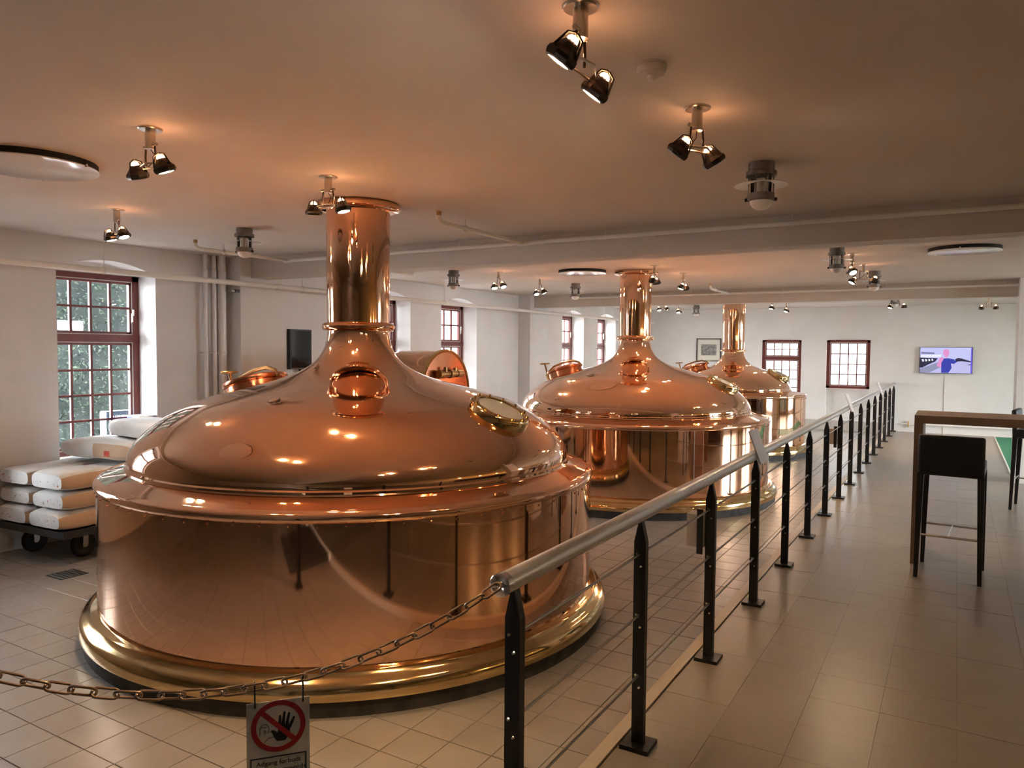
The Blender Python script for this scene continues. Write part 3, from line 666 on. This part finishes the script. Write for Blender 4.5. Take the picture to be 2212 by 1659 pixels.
# ------------------------------------------------------------------ caged ceiling lamps
def cage_lamp(x, y, label):
    t = thing('caged_lamp', label, 'lamp', (x, y, ZC), group='caged ceiling lamps')
    MB().lathe([(.0005, 0), (.062, 0), (.062, -.040), (.074, -.044), (.074, -.066), (.060, -.070), (.0005, -.070)], 28).build('cap', 'grey_cast', t)
    MB().lathe([(.050, -.068), (.050, -.160)], 28).build('glass_cylinder', 'glass', t)
    MB().lathe([(.0005, -.07), (.022, -.075), (.026, -.10), (.022, -.150), (.0005, -.155)], 16).build('bulb', 'frosted', t)
    MB().lathe([(.056, -.098), (.125, -.108), (.127, -.111), (.056, -.102)], 36).build('reflector_disc', 'disc_white', t)
    for k in range(6):
        a = 2 * PI * k / 6 + .3; MB().tube([(.058 * math.cos(a), .058 * math.sin(a), -.066), (.058 * math.cos(a), .058 * math.sin(a), -.168)], .0032, 6).build('cage_bar', 'grey_cast', t)
    MB().lathe([(.052, -.148), (.064, -.150), (.065, -.182), (.053, -.186)], 28).build('lower_ring', 'grey_cast', t)
    for a in (.3, .3 + PI): MB().cyl((.058 * math.cos(a), .058 * math.sin(a), -.176), (.076 * math.cos(a), .076 * math.sin(a), -.180), .009, n=8).build('screw', 'black_paint', t)
    MB().lathe([(.053, -.184), (.050, -.200), (.038, -.217), (.020, -.227), (.0005, -.230)], 24).build('glass_dome', 'frosted', t)
for x, y, lab in ((-4.83, 4.03, 'caged lamp in front of the vertical pipes on the left'), (-.857, 3.85, 'nearest caged lamp on the right part of the ceiling'), (-5.2, 7.40, 'caged lamp under the beam right of the front chimney'),
                  (-4.65, 9.60, 'caged lamp left of the middle kettle chimney'), (-.95, 7.30, 'caged lamp half hidden by the beam above the handrail'), (-.845, 9.62, 'caged lamp behind the far spotlights on the right'), (-4.65, 15.3, 'smallest caged lamp under the second beam'), (-.86, 13.2, 'tiny far caged lamp above the handrail end')):
    cage_lamp(x, y, lab)
sd = thing('smoke_detector', 'pale round smoke detector on the ceiling between two spotlights', 'smoke detector', (-.88, 2.36, ZC))
MB().lathe([(.048, 0), (.048, -.018), (.044, -.030), (.030, -.036), (.0005, -.036)], 32).build('housing', 'ceiling_paint', sd)
MB().lathe([(.014, -.034), (.014, -.048), (.010, -.052), (.0005, -.053)], 16).build('sensor_tip', 'white_plastic', sd)
MB().lathe([(.0495, -.006), (.0495, -.010)], 32).build('seam', 'grey_box', sd)

# ------------------------------------------------------------------ pipes
def hanger(t, x, y, zp, r):
    MB().tube([(x, y, ZC), (x, y, zp + r + .03)], .004, 6).build('hanger_rod', 'pipe_paint', t)
    MB().tube([(x, y, zp + r + .035)] + [(x + (r + .006) * math.sin(a), y, zp + (r + .006) * math.cos(a)) for a in [2*PI*k/12 for k in range(13)]], .004, 6).build('hanger_ring', 'pipe_paint', t)
t = thing('ceiling_pipe', 'long white pipe hung along the window wall', 'pipe', (0, 0, 0))
px, pz = -6.20, 2.259
MB().tube([(px, -4.5, pz), (px, 5, pz), (px, YB - .1, pz)], .026, 14).build('pipe_run', 'pipe_paint', t)
for y in (-.3, 1.6, 3.72, 5.95, 6.9, 8.6, 10.6, 12.6, 14.2, 16.2): hanger(t, px, y, pz, .026)
for y in (5.62, 6.45, 11.9, 12.3): MB().cyl((px, y - .03, pz), (px, y + .03, pz), .031, n=14).build('pipe_joint', 'pipe_paint', t)
def beam_pipe(label, yb, x0, x1, drops):
    t = thing('beam_pipe', label, 'pipe', (0, 0, 0)); z = 2.478; y = yb - .09
    MB().tube([(x0, y, z), (x1, y, z)], .017, 12).build('pipe_run', 'pipe_paint', t)
    for (xd, yd) in drops:
        MB().tube([(xd, y, z), (xd, yd + .06, z), (xd, yd + .02, z + .006), (xd, yd, z + .028), (xd, yd, ZC)], .016, 12).build('pipe_branch', 'pipe_paint', t)
        MB().cyl((xd, yd, ZC - .028), (xd, yd, ZC), .0175, n=12).build('pipe_union', 'brass_dark', t)
        MB().cyl((xd - .05, y, z), (xd + .05, y, z), .021, n=12).build('pipe_tee', 'pipe_paint', t)
        hanger(t, xd, y - (y - yd) * .72, z, .016); 
    for x in [x0 + .7 + 1.35 * k for k in range(int((x1 - x0) / 1.35))]: hanger(t, x, y, z, .017)
beam_pipe('thin pipe with two branches along the near ceiling beam', BEAMS[0][0], -5.72, 5.0, [(-5.72, 4.25), (-3.04, 4.15)])
beam_pipe('thin pipe along the second ceiling beam', BEAMS[1][0], -5.6, 5.0, [(-2.98, 10.45)])
t = thing('ceiling_pipe_stub', 'short pipe stub behind the near beam left of the middle chimney', 'pipe', (0, 0, 0))
MB().tube([(-2.95, BEAMS[0][1], 2.47), (-2.95, 6.45, 2.47), (-2.95, 6.50, 2.476), (-2.95, 6.52, 2.50), (-2.95, 6.52, ZC)], .018, 12).build('pipe_run', 'pipe_paint', t)
MB().cyl((-2.95, 6.52, 2.53), (-2.95, 6.52, ZC), .022, n=12).build('pipe_union', 'pipe_paint', t)
t = thing('ceiling_pipe_stub', 'short pipe stub with a white end right of the front chimney', 'pipe', (0, 0, 0))
MB().tube([(-5.35, BEAMS[0][1], 2.46), (-5.35, 6.75, 2.46), (-5.35, 6.80, 2.466), (-5.35, 6.82, 2.49), (-5.35, 6.82, ZC)], .018, 12).build('pipe_run', 'pipe_paint', t)
MB().cyl((-5.35, 6.82, 2.53), (-5.35, 6.82, ZC), .022, n=12).build('pipe_union', 'pipe_paint', t)
for y, r, lab in ((4.953, .022, 'thin vertical pipe farthest left beside the window'), (5.055, .022, 'thin vertical pipe between its two neighbours in the corner'), (5.15, .042, 'thick vertical pipe against the pilaster')):
    t = thing('wall_pipe', lab, 'pipe', (-6.52, y, ZF))
    MB().cyl((0, 0, 0), (0, 0, ZC - ZF), r, n=18).build('pipe_body', 'pipe_white', t)
    for z in (.5, 1.6, 2.43): MB().lathe([(r + .001, z), (r + .004, z + .004), (r + .004, z + .018), (r + .001, z + .022)], 18).build('pipe_clip', 'pipe_paint', t)
    MB().box((-.08, -.008, 1.6), (-r, .008, 1.62)).build('wall_bracket', 'pipe_paint', t, smooth=False)
t = thing('wall_bracket', 'dark bracket bar between thick pipe and pilaster', 'bracket', (-6.45, 5.22, 2.195))
MB().box((-.02, -.06, -.008), (.07, .03, .008)).build('bar', 'grey_box', t, smooth=False); MB().box((.05, -.02, -.012), (.08, .032, .016)).build('bar_end', 'black_paint', t, smooth=False)

# ------------------------------------------------------------------ wall-mounted things
t = thing('glass_display', 'black glass display panel on the wall left of the chimney', 'display panel', (XL, 6.26, 1.60))
MB().box((.0, -.165, -.23), (.05, .165, .23)).build('case', 'black_paint', t, smooth=False)
MB().box((.05, -.150, -.215), (.053, .150, .215)).build('glass_front', 'dark_glass', t, smooth=False)
MB().box((.05, -.04, -.262), (.09, .03, -.228)).build('knob', 'black_paint', t, smooth=False)
t = thing('framed_picture', 'framed grey photograph with pale mount left of the farthest chimney', 'picture', (-4.90, YB, 1.63))
MB().box((-.275, -.012, -.255), (.275, -.001, .255)).build('mount', 'mat_board', t, smooth=False)
fr_ = MB()
for a, b in (((-.285, -.262), (-.262, .262)), ((.262, -.262), (.285, .262)), ((-.262, .240), (.262, .262)), ((-.262, -.262), (.262, -.240))): fr_.box((a[0], -.028, a[1]), (b[0], -.001, b[1]))
fr_.build('frame', 'frame_dark', t, smooth=False)
MB().box((-.178, -.0135, -.125), (.178, -.012, .128)).build('photograph', 'print_grey', t, smooth=False)
MB().box((-.05, -.030, -.258), (.05, -.028, -.244)).build('plaque', 'frame_gold', t, smooth=False)
tv = thing('television', 'flat television showing a person in blue on the far wall', 'television', (-.185, YB, 1.46))
MB().box((-.455, -.06, -.262), (.455, -.02, .262)).build('case', 'black_paint', tv, smooth=False)
MB().box((-.2, -.02, -.15), (.2, -.001, .15)).build('wall_mount', 'cart_metal', tv, smooth=False)
scr = MB().box((-.445, -.062, -.252), (.445, -.060, .252)).build('screen', 'black_paint', tv, smooth=False)
def scrcol(name, c, e=1.0):
    m = emitter(name, c, e * .8); m.node_tree.nodes['Principled BSDF'].inputs['Base Color'].default_value = (.02, .02, .02, 1); return m
scrcol('tv_sky', (.60, .62, 1.0), 1.15); scrcol('tv_floor', (.62, .60, 1.0), 1.05); scrcol('tv_aisle', (.34, .36, .55), 1.0); scrcol('tv_dark', (.012, .012, .06), 1.0)
scrcol('tv_blue', (.03, .05, .50), 1.0); scrcol('tv_skin', (.95, .36, .75), 1.0); scrcol('tv_white', (.85, .9, 1.0), 1.2); scrcol('tv_shade', (.22, .20, .45), 1.0); scrcol('tv_violet', (.18, .10, .95), 1.0)
scr.data.materials[0] = MATS['tv_sky']
def tvp(name, m, pts, lay):
    mb = MB(); vs = [(x * .89 - .445, -.0622 - .0002 * lay, .252 - z * .504) for x, z in pts]; n = len(vs)
    mb.add(vs, [tuple(range(n))]); mb.build(name, m, scr, smooth=False, fix=False)
tvp('picture_floor', 'tv_floor', [(0, .55), (.6, .45), (1, .62), (1, 1), (0, 1)], 1)
tvp('picture_ceiling_band', 'tv_shade', [(.02, .18), (.28, .20), (.28, .26), (.02, .25)], 1)
tvp('picture_window_band', 'tv_white', [(.02, .30), (.42, .28), (.40, .38), (.02, .40)], 1)
tvp('picture_aisle', 'tv_aisle', [(0, .85), (.36, .58), (.40, .78), (.20, .98), (0, 1)], 2)
tvp('picture_seats', 'tv_dark', [(.0, .40), (.35, .42), (.30, .55), (.16, .68), (.05, .80), (0, .80)], 3)
for k in range(4): tvp('picture_seat_cloth', 'tv_white', [(.03 + .065 * k, .47 - .01 * k), (.07 + .062 * k, .46), (.085 + .06 * k, .55 - .012 * k), (.05 + .06 * k, .57 - .012 * k)], 4)
tvp('picture_crowd', 'tv_dark', [(.68, .45), (.74, .40), (.80, .42), (.98, .53), (.98, .57), (.80, .53), (.70, .55)], 4)
tvp('picture_bag', 'tv_dark', [(.90, .66), (.98, .64), (.98, .68)], 4)
tvp('picture_shirt', 'tv_blue', [(.44, .44), (.50, .42), (.56, .42), (.66, .46), (.72, .56), (.66, .64), (.60, .62), (.62, .80), (.56, .99), (.42, .99), (.42, .80), (.40, .60)], 5)
tvp('picture_arm', 'tv_skin', [(.38, .40), (.46, .38), (.46, .46), (.42, .60), (.42, .76), (.36, .78), (.33, .68), (.37, .54)], 6)
tvp('picture_head', 'tv_skin', [(.46, .10), (.50, .06), (.55, .09), (.57, .20), (.55, .32), (.52, .42), (.48, .36), (.44, .22)], 6)
tvp('picture_edge', 'tv_violet', [(.975, .01), (.998, .01), (.998, .99), (.975, .99)], 7)
t = thing('cable_duct', 'thin vertical cable duct below the television', 'cable duct', (-.18, YB, 0))
MB().box((-.012, -.015, .0), (.012, -.001, 1.2)).build('duct', 'pipe_paint', t, smooth=False)
for z in (.35, .8): MB().box((-.016, -.017, z), (.016, -.001, z + .02)).build('duct_clip', 'white_plastic', t, smooth=False)
t = thing('skirting_pipe', 'pale low pipe along the foot of the far wall', 'pipe', (0, 0, 0))
MB().tube([(-.95, YB - .04, .16), (.95, YB - .04, .16)], .012, 10).build('pipe_run', 'pipe_paint', t)
MB().cyl((-.80, YB - .04, .10), (-.80, YB - .04, .22), .018, n=10).build('pipe_valve', 'brass_dark', t)
t = thing('floor_mat', 'green floor mat with a white edge at the far right', 'mat', (.66, 11.9, 0))
MB().box((.02, 0, .0005), (1.2, 5.1, .008)).build('mat_body', 'green_mat', t, smooth=False)
MB().box((0, 0, .0005), (.02, 5.1, .014)).build('mat_border', 'mat_edge', t, smooth=False)

# ------------------------------------------------------------------ high table and bar stools
t = thing('high_table', 'brown wooden high table at the right edge', 'table', (-.262, 6.475, 0))
MB().box((0, 0, 1.083), (1.75, .56, 1.143)).build('table_top', 'wood', t, smooth=False)
for x in (0, 1.69): MB().box((x, 0, 0), (x + .06, .56, 1.083)).build('table_leg', 'wood', t, smooth=False)
def bevel(o, w_=.008, s_=2):
    m = o.modifiers.new('soft_edges', 'BEVEL'); m.width = w_; m.segments = s_; return o
def stool(name, label, loc, rz):
    t = thing(name, label, 'stool', loc, rz, 'black bar stools')
    # back towards -y
    for x in (-.185, .185):
        for y, dx in ((-.20, .012), (.22, .012)):
            sx_ = 1 if x > 0 else -1
            vs = []
            for (z, hw2, off) in ((0, .013, 0), (.76, .022, -.0)):
                for a, b in ((-1, -1), (1, -1), (1, 1), (-1, 1)): vs.append((x + sx_ * (.012 if z == 0 else 0) + a * hw2, y + b * hw2 + (-.02 if z == 0 and y < 0 else .02 if z == 0 else 0), z))
            MB().add(vs, [(3,2,1,0),(4,5,6,7),(0,1,5,4),(1,2,6,5),(2,3,7,6),(3,0,4,7)]).build('leg', 'leather', t, smooth=False)
    bevel(MB().box((-.205, -.225, .745), (.205, .24, .835)).build('seat', 'leather', t), .018, 3)
    bk = MB(); R = Matrix.Translation((0, -.205, .80)) @ Matrix.Rotation(.06, 4, 'X')
    bk.box((-.205, -.022, -.045), (.205, .026, .235), R); bevel(bk.build('backrest', 'leather', t), .016, 3)
    MB().cyl((-.19, -.205, .31), (.19, -.205, .31), .0075, n=10).build('footrest_bar', 'steel', t)
    MB().cyl((-.19, .225, .31), (.19, .225, .31), .0075, n=10).build('footrest_bar', 'steel', t)
    MB().cyl((0, -.205, .31), (0, .225, .31), .0065, n=10).build('footrest_link', 'steel', t)
    return t
stool('bar_stool', 'black low-back bar stool standing at the high table', (.0, 6.325, 0), -.06)
stool('bar_stool', 'black bar stool cut off by the right picture edge', (.775, 9.42, 0), -1.75)

# ------------------------------------------------------------------ sack trolley
TA = math.radians(3)
tr_ = thing('platform_trolley', 'dark flat trolley carrying the sacks at the left', 'trolley', (-6.13, 3.28, ZF), TA)
MB().box((-.44, -.20, .235), (.38, .80, .265)).build('deck', 'cart_metal', tr_, smooth=False)
MB().box((-.445, -.22, .215), (.40, -.20, .27)).build('deck_rim', 'cart_metal', tr_, smooth=False); MB().box((.38, -.20, .215), (.40, .80, .27)).build('deck_rim', 'cart_metal', tr_, smooth=False)
for (x, y) in ((.20, .06), (-.28, -.04), (.20, .66), (-.28, .66)):
    w_ = MB().lathe([(.0005, -.018), (.05, -.018), (.055, -.021), (.090, -.021), (.099, -.012), (.099, .012), (.090, .021), (.055, .021), (.05, .018), (.0005, .018)], 28, M=Matrix.Translation((x, y, .099)) @ Matrix.Rotation(PI / 2, 4, 'Y')).build('wheel', 'rubber', tr_)
    MB().cyl((x - .03, y, .099), (x + .03, y, .099), .022, n=12).build('hub', 'caster_metal', w_)
    MB().box((x - .034, y - .022, .099), (x - .028, y + .022, .235)).build('caster_fork', 'caster_metal', tr_, smooth=False); MB().box((x + .028, y - .022, .099), (x + .034, y + .022, .235)).build('caster_fork', 'caster_metal', tr_, smooth=False)
TM = Matrix.Translation((-6.13, 3.28, ZF)) @ Matrix.Rotation(TA, 4, 'Z')
def sack(label, c, L_, W_, H_, rz, seed, tilt=0.0, prints=True, brown=(0.0, 1.0)):
    """pillow sack; local x = width, y = length; c in trolley coordinates, bottom centre"""
    p_ = TM @ Vector(c); t = thing('malt_sack', label, 'sack', p_, TA + rz, 'white malt sacks on the trolley')
    t.rotation_euler = (tilt, 0, TA + rz)
    rg = random.Random(seed); mb = MB(); nu, nv = 18, 26; ph = [rg.uniform(0, 6.28) for _ in range(6)]
    def sfun(u, v):    # u around the section, v along the length
        yv = -1 + 2 * v; ca, sa = math.cos(u), math.sin(u); q = .28
        sxx = math.copysign(abs(ca) ** q, ca) * W_ / 2; szz = math.copysign(abs(sa) ** .55, sa)
        endt = (1 - abs(yv) ** 9) * .30 + .70; flat_ = 1 - .10 * abs(yv) ** 6
        wr = 1 + .035 * math.sin(7 * v + ph[0] + 2 * ca) + .025 * math.sin(13 * v + ph[1]) * sa
        hz_ = H_ / 2 + szz * H_ / 2 * endt * wr + (.010 * math.sin(9 * ca * 2 + ph[2] + 5 * v) if sa > 0.2 else 0) * (1 - abs(ca) ** 2)
        return Vector((sxx * flat_, yv * L_ / 2, max(hz_, 0.0)))
    vs = [sfun(2 * PI * i / nu, j / nv) for j in range(nv + 1) for i in range(nu)]
    fs = []; idx = []
    for j in range(nv):
        for i in range(nu):
            mb.cur = 0; fs.append((j*nu+i, j*nu+(i+1) % nu, (j+1)*nu+(i+1) % nu, (j+1)*nu+i))
    mb.add(vs, fs); mb.add([vs[i] for i in range(nu)], [tuple(range(nu))]); mb.add([vs[nv*nu+i] for i in range(nu)], [tuple(range(nu))])
    o_ = mb.build('bag', 'paper', t)
    # brown paper sides wrapped round the long flanks
    for sgn in (1, -1) if brown else ():
        k_ = MB(); pts = []
        us = [(-.62 + 1.24 * q / 6) for q in range(7)]
        for j in range(nv + 1):
            v = brown[0] + (brown[1] - brown[0]) * j / nv
            for u in us:
                p2 = sfun((u if sgn > 0 else PI - u), v); pts.append(p2 + Vector((sgn * .0035, 0, 0)) * 1.0)
        k_.add(pts, [(j*7+q, j*7+q+1, (j+1)*7+q+1, (j+1)*7+q) for j in range(nv) for q in range(6)])
        k_.build('brown_side', 'kraft', t)
    if prints:
        pr = MB(); rg2 = random.Random(seed + 50)
        for q in range(9):
            x = rg2.uniform(-.36, .40) * W_; z = H_ * rg2.uniform(.25, .7); s2 = rg2.uniform(.002, .006)
            pr.cur = 0 if q % 3 else 1
            pr.add([(x - s2, -L_ / 2 - .003, z - s2), (x + s2, -L_ / 2 - .003, z - s2), (x + s2, -L_ / 2 - .003, z + s2), (x - s2, -L_ / 2 - .003, z + s2)], [(0, 1, 2, 3)])
        pr.build('printed_marks', ['grey_print', 'red_print'], t, smooth=False, fix=False)['kind'] = 'stuff'
    return t
H3 = .141
for col_, cn in ((.19, 'right'), (-.240, 'left')):
    for k, nm in enumerate(('bottom', 'middle', 'top')):
        sack('white sack, %s of the three in the %s column on the trolley' % (nm, cn), (col_ + .012 * ((k * 7) % 3 - 1), .20 + .012 * ((k * 5) % 3 - 1), .268 + k * (H3 * 1.075)), .84, .42, H3, .0, 10 + k + (0 if cn == 'right' else 5))
s4 = sack('white sack with red print lying across the two columns', (.08, .42, .748), .80, .42, .150, -1.50, 31, prints=False, brown=(.52, 1.0))
MB().box((.2140, .15, .035), (.2150, .21, .080)).build('red_label', 'red_print', s4, smooth=False)
s5 = sack('topmost white sack under the window', (.36, .62, .908), .78, .42, .150, -1.62, 44, prints=False, brown=None)
bt = thing('blue_tray', 'blue plastic tray with pale rim behind the topmost sack', 'tray', (XL - .12, 4.32, .628))
MB().box((-.10, -.03, 0), (.10, .125, .325)).build('tray_body', 'blue_plastic', bt, smooth=False); MB().box((-.11, -.04, .325), (.11, .135, .334)).build('tray_rim', 'white_plastic', bt, smooth=False)

# ------------------------------------------------------------------ bar side of the room (seen mirrored in the copper)
t = thing('bar_counter', 'long dark bar counter on the far right side of the room', 'bar counter', (3.9, 3.0, 0))
MB().box((0, 0, 0), (.55, 5.2, 1.02)).build('front', 'bar_wood', t, smooth=False); MB().box((-.05, -.05, 1.02), (.62, 5.25, 1.08)).build('counter_top', 'wood', t, smooth=False)
for k in range(4):
    t = thing('pendant_lamp', ['first', 'second', 'third', 'fourth'][k] + ' warm pendant lamp above the bar counter', 'lamp', (4.15, 3.4 + 1.4 * k, ZC), group='pendants above the bar')
    MB().cyl((0, 0, 0), (0, 0, -.55), .004, n=6).build('cord', 'black_paint', t)
    MB().lathe([(.012, -.54), (.03, -.56), (.10, -.68), (.11, -.72)], 24).build('shade', 'brass', t)
    MB().lathe([(.0005, -.64), (.025, -.65), (.035, -.68), (.025, -.71), (.0005, -.72)], 16).build('bulb', 'pendant_bulb', t)
    ld = bpy.data.lights.new('pendant_light', 'POINT'); ld.energy = 14; ld.color = (1, .70, .36); ld.shadow_soft_size = .04
    lo_ = bpy.data.objects.new('pendant_light', ld); COL.objects.link(lo_); lo_.parent = t; lo_.location = (0, 0, -.75)
